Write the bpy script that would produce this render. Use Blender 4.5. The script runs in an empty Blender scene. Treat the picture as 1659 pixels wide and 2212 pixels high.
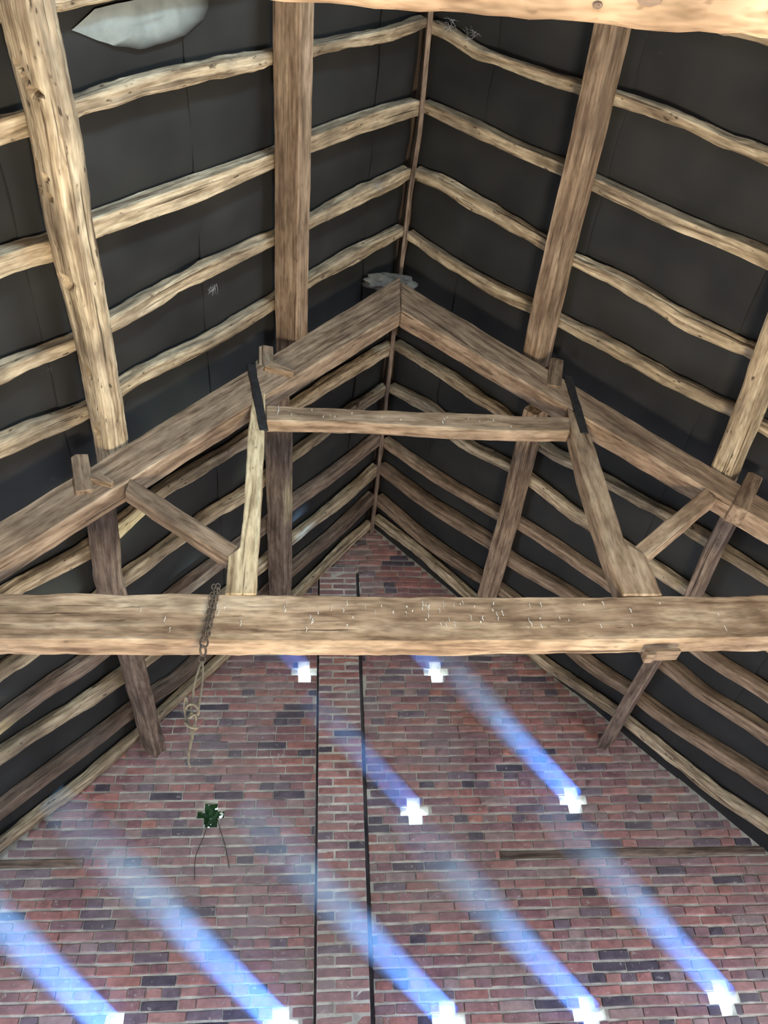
import bpy, bmesh, math, random
from mathutils import Vector, Matrix, noise

# ------------------------------------------------------------------ camera, world, lights
SC = bpy.context.scene
COL = SC.collection
rnd = random.Random(7)
V = Vector

CAM_AXES = [[0.995714, -0.077995, -0.049696], [0.019957, 0.705908, -0.708022], [0.090303, 0.703996, 0.70444]]          # right, down, forward
FOCAL_PX = 1756.27
cam_d = bpy.data.cameras.new('camera')
cam = bpy.data.objects.new('camera', cam_d)
COL.objects.link(cam)
r_, d_, f_ = [V(a) for a in CAM_AXES]
m3 = Matrix((r_, -d_, -f_)).transposed()
cam.matrix_world = Matrix.Translation((0, 0, 1.6)) @ m3.to_4x4()
cam_d.sensor_fit = 'HORIZONTAL'
cam_d.sensor_width = 36.0
cam_d.lens = 36.0 * FOCAL_PX / 1659.0
cam_d.clip_start = 0.02
SC.camera = cam

SC.view_settings.view_transform = 'Standard'
SC.view_settings.look = 'None'
SC.view_settings.gamma = 1.0
SC.view_settings.exposure = 0.0
SC.cycles.use_denoising = True
SC.cycles.max_bounces = 4
SC.cycles.diffuse_bounces = 2
SC.cycles.use_adaptive_sampling = True
SC.cycles.adaptive_min_samples = 16
SC.cycles.adaptive_threshold = 0.08
SC.cycles.volume_bounces = 0
SC.cycles.sample_clamp_indirect = 4.0

world = bpy.data.worlds.new('daylight_sky')
SC.world = world
world.use_nodes = True
bg = world.node_tree.nodes['Background']
bg.inputs[0].default_value = (0.62, 0.80, 1.0, 1)
bg.inputs[1].default_value = 8.0

def area(name, loc, direction, sx, sy, power, color, spread=180.0, shape='RECTANGLE'):
    L = bpy.data.lights.new(name, 'AREA')
    L.shape = shape; L.size = sx; L.size_y = sy
    L.energy = power; L.color = color; L.spread = math.radians(spread)
    o = bpy.data.objects.new(name, L)
    o.location = loc
    o.rotation_euler = V(direction).to_track_quat('-Z', 'Y').to_euler()
    COL.objects.link(o)
    return o

BACK_Y = -2.6
# daylight entering by the big doors on both long sides, the end doorway and a loft opening above it
area('side_doorway_daylight', (-2.86, 2.2, 1.0), (1, 0, 0.2), 1.8, 1.8, 40, (0.90, 0.96, 1.0))
area('side_doorway_daylight', (4.11, 2.2, 1.0), (-1, 0, 0.2), 1.8, 1.8, 46, (1.0, 0.95, 0.88))
area('end_doorway_daylight', (0.35, BACK_Y + 0.02, 1.1), (0, 1, 0.05), 3.0, 2.1, 7, (1.0, 0.97, 0.91))
area('loft_opening_daylight', (1.75, BACK_Y + 0.02, 4.5), (-2.7, 4.4, 0.35), 0.7, 0.9, 85, (0.56, 0.79, 1.0), spread=75.0)
area('gable_side_fill', (-2.86, 4.7, 1.7), (1, 0.1, 0.1), 1.1, 1.4, 62, (0.68, 0.76, 1.0))  # added bluish fill on each side, brightening the lower gable bricks
area('gable_side_fill', (4.11, 4.7, 1.7), (-1, 0.1, 0.1), 1.1, 1.4, 66, (0.74, 0.78, 1.0))
# added unseen fill below the view, standing in for light bounced off the floor
area('floor_bounce_fill', (0.6, 1.6, 0.35), (0.0, -0.45, 1), 0.7, 0.5, 190, (1.0, 0.885, 0.69), spread=150.0)

# ------------------------------------------------------------------ measured layout, metres
DATA = {
 'rafters': {
  'L0': [[-0.49,0.891,5.809,0.111],[-0.739,0.891,5.509,0.112],[-0.88,0.89,5.339,0.096],[-1.004,0.891,5.19,0.084],[-1.062,0.888,5.12,0.087]],
  'L1': [[0.623,1.344,7.156,0.072],[0.369,1.353,6.851,0.088],[0.177,1.34,6.619,0.086],[-0.037,1.327,6.361,0.08],[-0.238,1.312,6.118,0.085],[-0.563,1.287,5.726,0.101],[-0.823,1.278,5.413,0.105],[-1.011,1.276,5.187,0.103],[-1.222,1.28,4.932,0.105]],
  'L2': [[0.652,1.837,7.198,0.113],[0.408,1.812,6.904,0.128],[-0.03,1.798,6.376,0.124],[-0.24,1.803,6.122,0.099],[-0.652,1.802,5.626,0.136],[-1.019,1.784,5.183,0.115],[-1.166,1.807,5.006,0.12],[-1.317,1.786,4.824,0.118]],
  'L3': [[0.615,2.26,7.159,0.094],[0.446,2.265,6.956,0.12],[0.225,2.261,6.688,0.109],[-0.036,2.273,6.374,0.09],[-0.236,2.274,6.134,0.081],[-0.624,2.254,5.665,0.113],[-1.031,2.291,5.175,0.085],[-1.154,2.305,5.027,0.088],[-1.409,2.278,4.72,0.091]],
  'L4': [[0.595,2.679,7.14,0.067],[0.245,2.664,6.719,0.112],[-0.031,2.668,6.386,0.08],[-0.242,2.693,6.131,0.104],[-0.61,2.706,5.688,0.097],[-0.855,2.679,5.393,0.103],[-1.031,2.69,5.181,0.094],[-1.165,2.715,5.019,0.114],[-1.478,2.648,4.641,0.128]],
  'L5': [[0.566,3.69,7.119,0.162],[0.17,3.631,6.641,0.137],[-0.148,3.618,6.258,0.105],[-0.435,3.624,5.911,0.12],[-0.734,3.585,5.55,0.113],[-0.944,3.565,5.297,0.101],[-1.158,3.621,5.04,0.133],[-1.29,3.632,4.881,0.12],[-1.541,3.575,4.578,0.109],[-1.613,3.562,4.491,0.113]],
  'L6': [[0.583,4.084,7.144,0.156],[0.279,4.056,6.778,0.134],[-0.149,4.09,6.263,0.103],[-0.484,4.104,5.859,0.129],[-0.701,4.069,5.597,0.111],[-1.168,4.077,5.034,0.13],[-1.444,4.104,4.701,0.113],[-1.664,4.112,4.436,0.109],[-1.75,4.1,4.333,0.107]],
  'L7': [[0.592,4.618,7.162,0.14],[0.187,4.62,6.674,0.133],[-0.15,4.581,6.268,0.115],[-0.34,4.597,6.039,0.107],[-0.838,4.59,5.439,0.147],[-1.408,4.552,4.751,0.149],[-1.616,4.503,4.499,0.121],[-1.822,4.488,4.25,0.128]],
  'L8': [[0.585,4.985,7.158,0.164],[0.201,5.028,6.696,0.151],[-0.151,5.017,6.272,0.144],[-0.368,5.033,6.011,0.134],[-1.143,4.996,5.076,0.133],[-1.313,4.961,4.87,0.162],[-1.564,4.891,4.567,0.126],[-1.875,4.77,4.19,0.148]],
  'L9': [[0.588,5.349,7.168,0.176],[0.214,5.404,6.717,0.163],[-0.152,5.397,6.276,0.137],[-0.926,5.523,5.345,0.149],[-1.136,5.481,5.091,0.149],[-1.303,5.429,4.889,0.159],[-1.475,5.397,4.682,0.133],[-1.971,5.281,4.082,0.133]],
  'L10': [[0.576,5.713,7.158,0.174],[0.225,5.742,6.735,0.174],[-0.092,5.787,6.354,0.189],[-0.762,5.754,5.546,0.203],[-0.978,5.77,5.286,0.215],[-1.15,5.769,5.078,0.222],[-1.304,5.815,4.892,0.213],[-1.691,5.729,4.425,0.24],[-2.038,5.638,4.006,0.222]],
  'R0': [[1.77,0.952,5.904,0.078],[1.898,0.949,5.755,0.069],[2.018,0.944,5.616,0.064]],
  'R1': [[0.676,1.369,7.175,0.103],[0.799,1.383,7.031,0.092],[0.926,1.419,6.883,0.091],[1.044,1.42,6.745,0.074],[1.266,1.409,6.486,0.071],[1.432,1.4,6.292,0.073],[1.569,1.386,6.134,0.069],[1.846,1.383,5.81,0.07],[2.021,1.398,5.606,0.064],[2.149,1.396,5.457,0.076]],
  'R2': [[0.678,1.826,7.166,0.078],[0.982,1.83,6.811,0.096],[1.204,1.838,6.553,0.083],[1.431,1.831,6.288,0.085],[1.552,1.835,6.148,0.088],[1.868,1.846,5.778,0.091],[2.089,1.839,5.521,0.087],[2.276,1.835,5.303,0.097]],
  'R3': [[0.659,2.264,7.183,0.09],[0.849,2.246,6.961,0.088],[1.016,2.266,6.767,0.126],[1.175,2.279,6.581,0.087],[1.438,2.299,6.274,0.084],[1.564,2.317,6.127,0.083],[1.77,2.308,5.887,0.088],[1.982,2.317,5.64,0.086],[2.086,2.331,5.519,0.09],[2.319,2.318,5.246,0.072],[2.415,2.313,5.135,0.08]],
  'R4': [[0.66,2.699,7.176,0.07],[0.965,2.737,6.82,0.094],[1.247,2.75,6.491,0.097],[1.428,2.733,6.28,0.079],[1.558,2.725,6.129,0.083],[1.859,2.716,5.778,0.097],[2.079,2.72,5.521,0.094],[2.378,2.699,5.174,0.089],[2.525,2.695,5.001,0.087]],
  'R5': [[0.648,3.64,7.178,0.094],[0.994,3.632,6.774,0.098],[1.187,3.651,6.55,0.096],[1.382,3.64,6.322,0.09],[1.664,3.695,5.993,0.11],[1.839,3.662,5.789,0.092],[2.011,3.644,5.589,0.097],[2.178,3.619,5.394,0.091],[2.337,3.595,5.21,0.082],[2.515,3.592,5.002,0.092],[2.612,3.594,4.889,0.082],[2.784,3.588,4.688,0.095]],
  'R6': [[0.639,4.079,7.182,0.102],[0.988,4.018,6.777,0.106],[1.184,4.121,6.547,0.118],[1.519,4.039,6.157,0.112],[1.651,4.031,6.003,0.11],[1.883,4.052,5.733,0.111],[2.045,4.048,5.544,0.105],[2.339,4.049,5.201,0.105],[2.517,4.038,4.994,0.099]],
  'R7': [[0.684,4.657,7.123,0.099],[1.108,4.626,6.629,0.099],[1.519,4.538,6.151,0.097],[1.653,4.486,5.996,0.103],[1.962,4.46,5.636,0.107],[2.276,4.443,5.27,0.103],[2.742,4.454,4.726,0.105],[3.022,4.406,4.401,0.114]],
  'R8': [[0.688,4.973,7.114,0.141],[1.055,4.967,6.686,0.181],[1.505,4.882,6.163,0.156],[1.673,4.903,5.967,0.13],[2.057,4.803,5.52,0.123],[2.59,4.781,4.899,0.135],[2.83,4.788,4.619,0.115],[3.118,4.737,4.285,0.136]],
  'R9': [[0.635,5.376,7.171,0.147],[1.102,5.406,6.626,0.152],[1.483,5.333,6.183,0.129],[1.72,5.298,5.907,0.12],[2.241,5.349,5.299,0.143],[2.508,5.295,4.989,0.114],[2.751,5.277,4.706,0.137],[3.238,5.153,4.139,0.163]],
  'R10': [[0.666,5.65,7.131,0.153],[1.125,5.621,6.596,0.146],[1.471,5.646,6.193,0.147],[1.976,5.722,5.603,0.157],[2.227,5.671,5.311,0.177],[2.493,5.623,5.001,0.195],[2.778,5.613,4.669,0.189],[3.097,5.602,4.298,0.181],[3.352,5.544,4.002,0.182]],
 },
 'purlins': {
  'upper_left_front': [[-0.126,1.024,6.014],[-0.129,1.432,6.016],[-0.132,1.906,6.019],[-0.138,2.463,6.019],[-0.142,3.057,6.022]],
  'upper_left_back': [[-0.254,3.148,5.889],[-0.228,3.559,5.925],[-0.229,4.324,5.934],[-0.234,5.331,5.942]],
  'lower_left_front': [[-1.023,0.835,4.93],[-1.019,1.224,4.941],[-1.031,1.647,4.932],[-1.032,2.143,4.937],[-1.039,2.539,4.934],[-1.057,2.986,4.918]],
  'lower_left_back': [[-1.142,3.204,4.819],[-1.177,3.785,4.784],[-1.168,4.671,4.806],[-1.164,5.27,4.819],[-1.166,5.973,4.827]],
  'upper_right_front': [[1.436,1.03,6.062],[1.446,1.575,6.044],[1.443,2.155,6.04],[1.447,2.645,6.029],[1.456,3.018,6.014]],
  'upper_right_back': [[1.518,3.302,5.938],[1.516,3.587,5.937],[1.522,4.386,5.92],[1.51,5.3,5.921]],
  'lower_right_front': [[2.322,2.035,5.016],[2.343,2.44,4.987],[2.358,2.774,4.965],[2.37,3.058,4.948]],
  'lower_right_back': [[2.459,3.141,4.842],[2.459,3.515,4.838],[2.474,3.903,4.816],[2.451,4.66,4.832],[2.44,5.183,4.838],[2.431,5.794,4.841]],
 },
 'ridge': [[[0.655,1.288,7.177],[0.666,1.986,7.177],[0.642,2.359,7.177],[0.633,3.068,7.177]],[[0.626,3.556,7.177],[0.616,4.716,7.177],[0.606,5.798,7.177]]],
 'truss': {
  'pl_up': [[-1.42,2.799,4.294],[-0.958,2.813,4.863],[-0.433,2.829,5.546],[0.377,2.853,6.538],[0.603,2.86,6.801]],
  'pl_lo': [[-1.354,2.801,4.05],[-0.908,2.815,4.57],[-0.36,2.831,5.268],[0.423,2.855,6.169],[0.568,2.859,6.356]],
  'pr_up': [[0.603,2.86,6.801],[0.701,2.863,6.613],[1.077,2.874,6.26],[1.321,2.882,5.937],[1.618,2.891,5.62],[1.853,2.898,5.388],[2.187,2.908,5.033],[2.476,2.916,4.641]],
  'pr_lo': [[0.568,2.859,6.356],[1.282,2.88,5.625],[1.527,2.888,5.404],[2.162,2.907,4.76],[2.407,2.914,4.47]],
  'tie_top': [[-1.307,2.803,3.874],[-0.539,2.826,3.906],[0.338,2.852,3.919],[1.257,2.88,3.956],[2.215,2.908,3.999]],
  'tie_bot': [[-1.24,2.805,3.626],[-0.507,2.827,3.642],[0.325,2.852,3.659],[1.197,2.878,3.691],[2.107,2.905,3.732]],
  'col_top': [[-0.261,2.834,5.268],[0.223,2.849,5.274],[1.087,2.875,5.299],[1.513,2.887,5.314]],
  'col_bot': [[-0.253,2.834,5.125],[0.22,2.849,5.153],[1.063,2.874,5.145],[1.483,2.886,5.175]],
  'ql_l': [[-0.345,2.832,5.312],[-0.339,2.832,4.957],[-0.321,2.832,4.355],[-0.325,2.832,4.18],[-0.373,2.831,4.123],[-0.364,2.831,3.897]],
  'ql_r': [[-0.268,2.834,5.37],[-0.254,2.834,4.963],[-0.24,2.835,4.36],[-0.235,2.835,4.136],[-0.233,2.835,4.065],[-0.228,2.835,3.902]],
  'qr_l': [[1.508,2.887,5.292],[1.485,2.887,5.121],[1.467,2.886,4.715],[1.461,2.886,4.325],[1.465,2.886,4.17],[1.473,2.886,3.962]],
  'qr_r': [[1.594,2.89,5.3],[1.599,2.89,5.131],[1.59,2.89,4.723],[1.582,2.889,4.309],[1.662,2.892,4.225],[1.673,2.892,3.969]],
  'bl_u': [[-0.896,2.815,4.628],[-0.33,2.832,4.189]],
  'bl_l': [[-0.904,2.815,4.521],[-0.376,2.831,4.106]],
  'br_u': [[2.16,2.907,4.753],[1.619,2.891,4.285]],
  'br_l': [[2.188,2.908,4.66],[1.671,2.892,4.213]],
  'cl': [[-0.289,2.833,5.859],[-0.275,2.834,5.595]],
  'cl2': [[-0.329,2.832,5.732],[-0.3,2.833,5.616]],
  'cl3': [[-1.164,2.807,4.765],[-1.101,2.809,4.564]],
  'cr': [[1.554,2.889,5.911],[1.49,2.887,5.67]],
  'cr2': [[2.5,2.917,4.878],[2.333,2.912,4.643]],
  'peg': [[1.505,2.887,3.645],[1.669,2.892,3.649]],
  'strapl': [[-0.364,2.831,5.632],[-0.258,2.834,5.033]],
  'strapr': [[1.582,2.889,5.713],[1.561,2.889,5.157]],
  'chain': [[-0.417,2.829,3.9],[-0.429,2.829,3.566]],
  'rope': [[-0.429,2.829,3.566],[-0.427,2.829,3.328],[-0.416,2.83,3.094]],
 },
 'holes': {
  'h1': [-0.025,5.85,5.528],
  'h2': [1.104,5.85,5.531],
  'h3': [0.823,5.85,4.317],
  'h4': [2.057,5.85,4.367],
  'h5': [2.779,5.85,2.996],
  'h6': [1.852,5.85,2.957],
  'h7': [0.937,5.85,2.927],
  'h8': [-0.116,5.85,2.903],
  'h9': [-1.129,5.85,2.921],
  'ivy': [-0.684,5.85,4.313],
 },
 'misc': {
  'pl1': [1.438,5.85,3.95],
  'pl2': [3.494,5.85,4.028],
  'pl3': [-2.068,5.85,3.925],
  'pl4': [-1.56,5.85,3.928],
  'pilTL': [0.132,5.85,6.715],
  'pilTR': [0.481,5.85,6.721],
  'pilBL': [0.1,5.85,2.961],
  'pilBR': [0.437,5.85,2.976],
  'recR': [0.473,5.85,2.974],
  'frameBL': [-1.813,5.85,2.992],
  'frameBR': [3.016,5.85,2.837],
  'ivy2': [-0.737,5.85,3.887],
  'crack1': [-1.027,5.85,3.418],
  'crack2': [-1.001,5.85,3.122],
 },
 'patch': [[-0.978,1.015,5.278],[-0.898,0.96,5.373],[-0.753,0.952,5.548],[-0.496,0.959,5.858],[-0.505,1.038,5.848],[-0.526,1.08,5.823],[-0.602,1.127,5.732],[-0.69,1.141,5.626],[-0.773,1.137,5.525],[-0.85,1.107,5.433],[-0.899,1.074,5.374]],
 'webs': {
  'a': [-0.602,2.365,5.725],
  'b': [0.33,2.205,6.846],
  'c': [0.806,1.321,7.054],
  'd': [0.917,1.334,6.924],
  'hole': [1.11,3.002,6.679],
  'nest': [0.501,3.119,7.065],
  'nest2': [0.643,3.139,7.236],
 },
 'seams': [[-0.614,1.354,5.744],[-0.658,2.609,5.708],[1.605,1.869,6.162],[1.507,2.683,6.265],[1.737,1.546,6.012],[0.461,2.01,7.048]],
 'planes': {
  'G': [0.609,5.7,7.197],
  'T': [0.657,1.292,7.197],
  'nl': [0.76958,0.00842,-0.63849],
  'nr': [-0.75898,-0.00831,-0.65107],
 },
 'beam': [-0.6962,-0.5206,0.4942],
}
P_ = DATA['planes']
G, T = V(P_['G']), V(P_['T'])
NL, NR = V(P_['nl']), V(P_['nr'])
RDIR = (T - G).normalized()
WALL_Y = 5.85
GXL = 1.2053   # roof slopes, rise over run
GXR = 1.1657

def ridge_at(y):
    return G + (T - G) * ((y - G.y) / (T.y - G.y))

def down(side):
    n = NL if side == 'L' else NR
    s = n.cross(RDIR).normalized()
    if s.z > 0: s = -s
    return s

def on_roof(side, y, dist, off=0.0):
    n = NL if side == 'L' else NR
    return ridge_at(y) + down(side) * dist + n * off

# ------------------------------------------------------------------ helpers
def props(o, label=None, cat=None, group=None, kind=None):
    if label: o['label'] = label
    if cat: o['category'] = cat
    if group: o['group'] = group
    if kind: o['kind'] = kind
    return o

def empty(name, loc=(0, 0, 0)):
    o = bpy.data.objects.new(name, None)
    o.empty_display_size = 0.1
    o.location = loc
    COL.objects.link(o)
    return o

def setparent(o, parent):
    if parent is not None:
        o.parent = parent
        o.matrix_parent_inverse = Matrix.Translation(-V(parent.location)) if parent.type == 'EMPTY' else Matrix()

def mesh_obj(name, verts, faces, mat, parent=None, smooth=False, attr=None):
    me = bpy.data.meshes.new(name)
    me.from_pydata([tuple(v) for v in verts], [], faces)
    if attr is not None:
        a = me.attributes.new('grain', 'FLOAT_VECTOR', 'POINT')
        flat = [c for v in attr for c in v]
        a.data.foreach_set('vector', flat)
    if smooth:
        me.polygons.foreach_set('use_smooth', [True] * len(me.polygons))
    me.update()
    o = bpy.data.objects.new(name, me)
    if mat is not None: me.materials.append(mat)
    COL.objects.link(o)
    setparent(o, parent)
    return o

def sweep(pts, ws, ds, ref, step=0.05, wob=0.004, freq=6.0, chamfer=0.18, seed=0, dips=(), per=2, ends=0.0, wander=0.0):
    """timber along a polyline: ws across, ds along ref normal; returns verts, faces, grain"""
    pts = [V(p) for p in pts]
    n = len(pts)
    ws = ws if isinstance(ws, (list, tuple)) else [ws] * n
    ds = ds if isinstance(ds, (list, tuple)) else [ds] * n
    cum = [0.0]
    for i in range(1, n): cum.append(cum[-1] + (pts[i] - pts[i - 1]).length)
    Ltot = cum[-1]
    k = max(2, int(round(Ltot / step)))
    ring = []
    c = chamfer
    # rounded rectangle in unit square
    def side(a, b):
        return [(a[0] + (b[0] - a[0]) * t / per, a[1] + (b[1] - a[1]) * t / per) for t in range(per)]
    cs = [(-.5 + c, -.5), (.5 - c, -.5), (.5 - c * .3, -.5 + c * .3), (.5, -.5 + c), (.5, .5 - c), (.5 - c * .3, .5 - c * .3), (.5 - c, .5), (-.5 + c, .5),
          (-.5 + c * .3, .5 - c * .3), (-.5, .5 - c), (-.5, -.5 + c), (-.5 + c * .3, -.5 + c * .3)]
    for i in range(12):
        a, b = cs[i], cs[(i + 1) % 12]
        if i in (0, 3, 6, 9): ring += side(a, b)
        else: ring.append(a)
    m = len(ring)
    verts, grain, faces = [], [], []
    sd = V((seed * 7.31, seed * 3.17, seed * 1.93))
    def at(s):
        s = min(max(s, 0), Ltot)
        for i in range(1, n):
            if s <= cum[i] or i == n - 1:
                t = (s - cum[i - 1]) / max(1e-6, cum[i] - cum[i - 1])
                tt = t * t * (3 - 2 * t)
                return pts[i - 1].lerp(pts[i], t), ws[i - 1] + (ws[i] - ws[i - 1]) * tt, ds[i - 1] + (ds[i] - ds[i - 1]) * tt
    for j in range(k + 1):
        s = Ltot * j / k
        p, w, d = at(s)
        a, _, _ = at(s - 0.12); b, _, _ = at(s + 0.12)
        t = (b - a).normalized()
        nn = (ref - t * ref.dot(t)).normalized()
        bb = t.cross(nn)
        if wander:
            p = p + bb * noise.noise(V((s * 1.3, 3.3, 0)) + sd) * wander + nn * noise.noise(V((s * 1.1, 9.3, 0)) + sd) * wander * .5
        for (u, v) in ring:
            q = p + bb * (u * w) + nn * (v * d)
            o = (bb * u + nn * v)
            if o.length > 0: o = o.normalized()
            am = noise.noise(V((s * freq, u * 2.2, v * 2.2)) + sd) * wob + noise.noise(V((s * freq * .3, u * 1.1, v * 1.1)) + sd * 2) * wob * 1.6
            am += noise.noise(V((s * 26, u * 7, v * 7)) + sd) * wob * .35
            for (ds_, du, dv, rs, ru, dep) in dips:
                e = ((s - ds_) / rs) ** 2 + ((u - du) ** 2 + (v - dv) ** 2) / (ru * ru)
                if e < 1.0: am -= dep * min(1.0, (1 - e) * 2.5)
            verts.append(q + o * am)
            grain.append((s + seed * 3.7, u * w + seed, v * d))
    for j in range(k):
        for i in range(m):
            a = j * m + i; b = j * m + (i + 1) % m
            faces.append((a, b, b + m, a + m))
    for j0, rev in ((0, True), (k, False)):
        idx = [j0 * m + i for i in range(m)]
        faces.append(tuple(reversed(idx)) if rev else tuple(idx))
    return verts, faces, grain

def timber(name, pts, ws, ds, ref, mat, parent=None, **kw):
    v, f, g = sweep(pts, ws, ds, V(ref), **kw)
    return mesh_obj(name, v, f, mat, parent, smooth=False, attr=g)

def prism(name, front, depth_vec, mat, parent=None, chamfer=0.0, seed=0, wob=0.003, axis=None, sub=0.06):
    """solid from a front outline (list of points) pushed back along depth_vec; edges broken up and roughened"""
    bm = bmesh.new()
    fr = [bm.verts.new(V(p)) for p in front]
    bk = [bm.verts.new(V(p) + V(depth_vec)) for p in front]
    n = len(front)
    bm.faces.new(fr); bm.faces.new(list(reversed(bk)))
    for i in range(n):
        bm.faces.new((fr[(i + 1) % n], fr[i], bk[i], bk[(i + 1) % n]))
    bmesh.ops.recalc_face_normals(bm, faces=bm.faces)
    if chamfer:
        bmesh.ops.bevel(bm, geom=list(bm.edges), offset=chamfer, segments=1, affect='EDGES')
    ax = V(axis).normalized() if axis is not None else (V(front[1]) - V(front[0])).normalized()
    ls = [v.co.dot(ax) for v in bm.verts]
    lo, hi = min(ls), max(ls)
    k = int((hi - lo) / sub)
    for i in range(1, k):
        bmesh.ops.bisect_plane(bm, geom=list(bm.verts) + list(bm.edges) + list(bm.faces), plane_co=ax * (lo + (hi - lo) * i / k), plane_no=ax)
    sd = V((seed * 5.1, seed * 2.7, seed))
    bm.normal_update()
    c0 = V(front[0])
    e2 = V(depth_vec).normalized(); e1 = ax.cross(e2)
    for v in bm.verts:
        am = noise.noise(v.co * 5 + sd) * wob * 1.5 + noise.noise(v.co * 22 + sd) * wob
        v.co += v.normal * am
    vs = [v.co.copy() for v in bm.verts]
    bm.verts.index_update()
    fs = [tuple(v.index for v in f.verts) for f in bm.faces]
    bm.free()
    gr = [((v - c0).dot(ax) + seed * 2.3, (v - c0).dot(e1) + seed, (v - c0).dot(e2)) for v in vs]
    return mesh_obj(name, vs, fs, mat, parent, attr=gr)

def box_data(x0, x1, y0, y1, z0, z1, base=0):
    v = [(x0, y0, z0), (x1, y0, z0), (x1, y1, z0), (x0, y1, z0), (x0, y0, z1), (x1, y0, z1), (x1, y1, z1), (x0, y1, z1)]
    f = [(0, 3, 2, 1), (4, 5, 6, 7), (0, 1, 5, 4), (1, 2, 6, 5), (2, 3, 7, 6), (3, 0, 4, 7)]
    return v, [tuple(i + base for i in q) for q in f]

def boxes_obj(name, boxes, mat, parent=None):
    vs, fs = [], []
    for b in boxes:
        v, f = box_data(*b, base=len(vs)); vs += v; fs += f
    return mesh_obj(name, vs, fs, mat, parent)

def tube(name, pts, rad, mat, parent=None, sides=6, step=0.02, twist=0.0):
    pts = [V(p) for p in pts]
    verts, faces = [], []
    n = len(pts)
    for j, p in enumerate(pts):
        t = (pts[min(j + 1, n - 1)] - pts[max(j - 1, 0)]).normalized()
        a = t.orthogonal().normalized() if j == 0 else (a - t * a.dot(t)).normalized()
        b = t.cross(a)
        r = rad[j] if isinstance(rad, (list, tuple)) else rad
        for i in range(sides):
            an = 2 * math.pi * i / sides + twist * j
            verts.append(p + (a * math.cos(an) + b * math.sin(an)) * r)
    for j in range(n - 1):
        for i in range(sides):
            x = j * sides + i; y = j * sides + (i + 1) % sides
            faces.append((x, y, y + sides, x + sides))
    faces.append(tuple(range(sides - 1, -1, -1))); faces.append(tuple((n - 1) * sides + i for i in range(sides)))
    return mesh_obj(name, verts, faces, mat, parent, smooth=True)

def smooth_path(pts, k=8):
    pts = [V(p) for p in pts]; out = []
    for i in range(len(pts) - 1):
        p0 = pts[max(i - 1, 0)]; p1 = pts[i]; p2 = pts[i + 1]; p3 = pts[min(i + 2, len(pts) - 1)]
        for j in range(k):
            t = j / k
            out.append(0.5 * ((2 * p1) + (p2 - p0) * t + (2 * p0 - 5 * p1 + 4 * p2 - p3) * t * t + (3 * p1 - p0 - 3 * p2 + p3) * t ** 3))
    out.append(pts[-1]); return out

# ------------------------------------------------------------------ materials
def new_mat(name):
    m = bpy.data.materials.new(name); m.use_nodes = True
    nt = m.node_tree
    b = nt.nodes['Principled BSDF']
    b.inputs['Roughness'].default_value = 0.85
    b.inputs['Specular IOR Level'].default_value = 0.25
    return m, nt, b

def N(nt, typ, **kw):
    n = nt.nodes.new(typ)
    for k, v in kw.items():
        if k in n.inputs: n.inputs[k].default_value = v
        else: setattr(n, k, v)
    return n

def ramp(nt, stops, interp='LINEAR'):
    n = nt.nodes.new('ShaderNodeValToRGB')
    cr = n.color_ramp; cr.interpolation = interp
    while len(cr.elements) < len(stops): cr.elements.new(0.5)
    for e, (p, c) in zip(cr.elements, stops):
        e.position = p; e.color = (c[0], c[1], c[2], 1) if len(c) == 3 else c
    return n

def mixc(nt, fac, a, b, mode='MIX'):
    n = nt.nodes.new('ShaderNodeMix'); n.data_type = 'RGBA'; n.blend_type = mode
    for sock, val in ((n.inputs['Factor'], fac), (n.inputs[6], a), (n.inputs[7], b)):
        if hasattr(val, 'is_linked') or hasattr(val, 'links'): nt.links.new(val, sock)
        else: sock.default_value = val if not isinstance(val, tuple) or len(val) == 4 else (*val, 1)
    return n.outputs[2]

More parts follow.
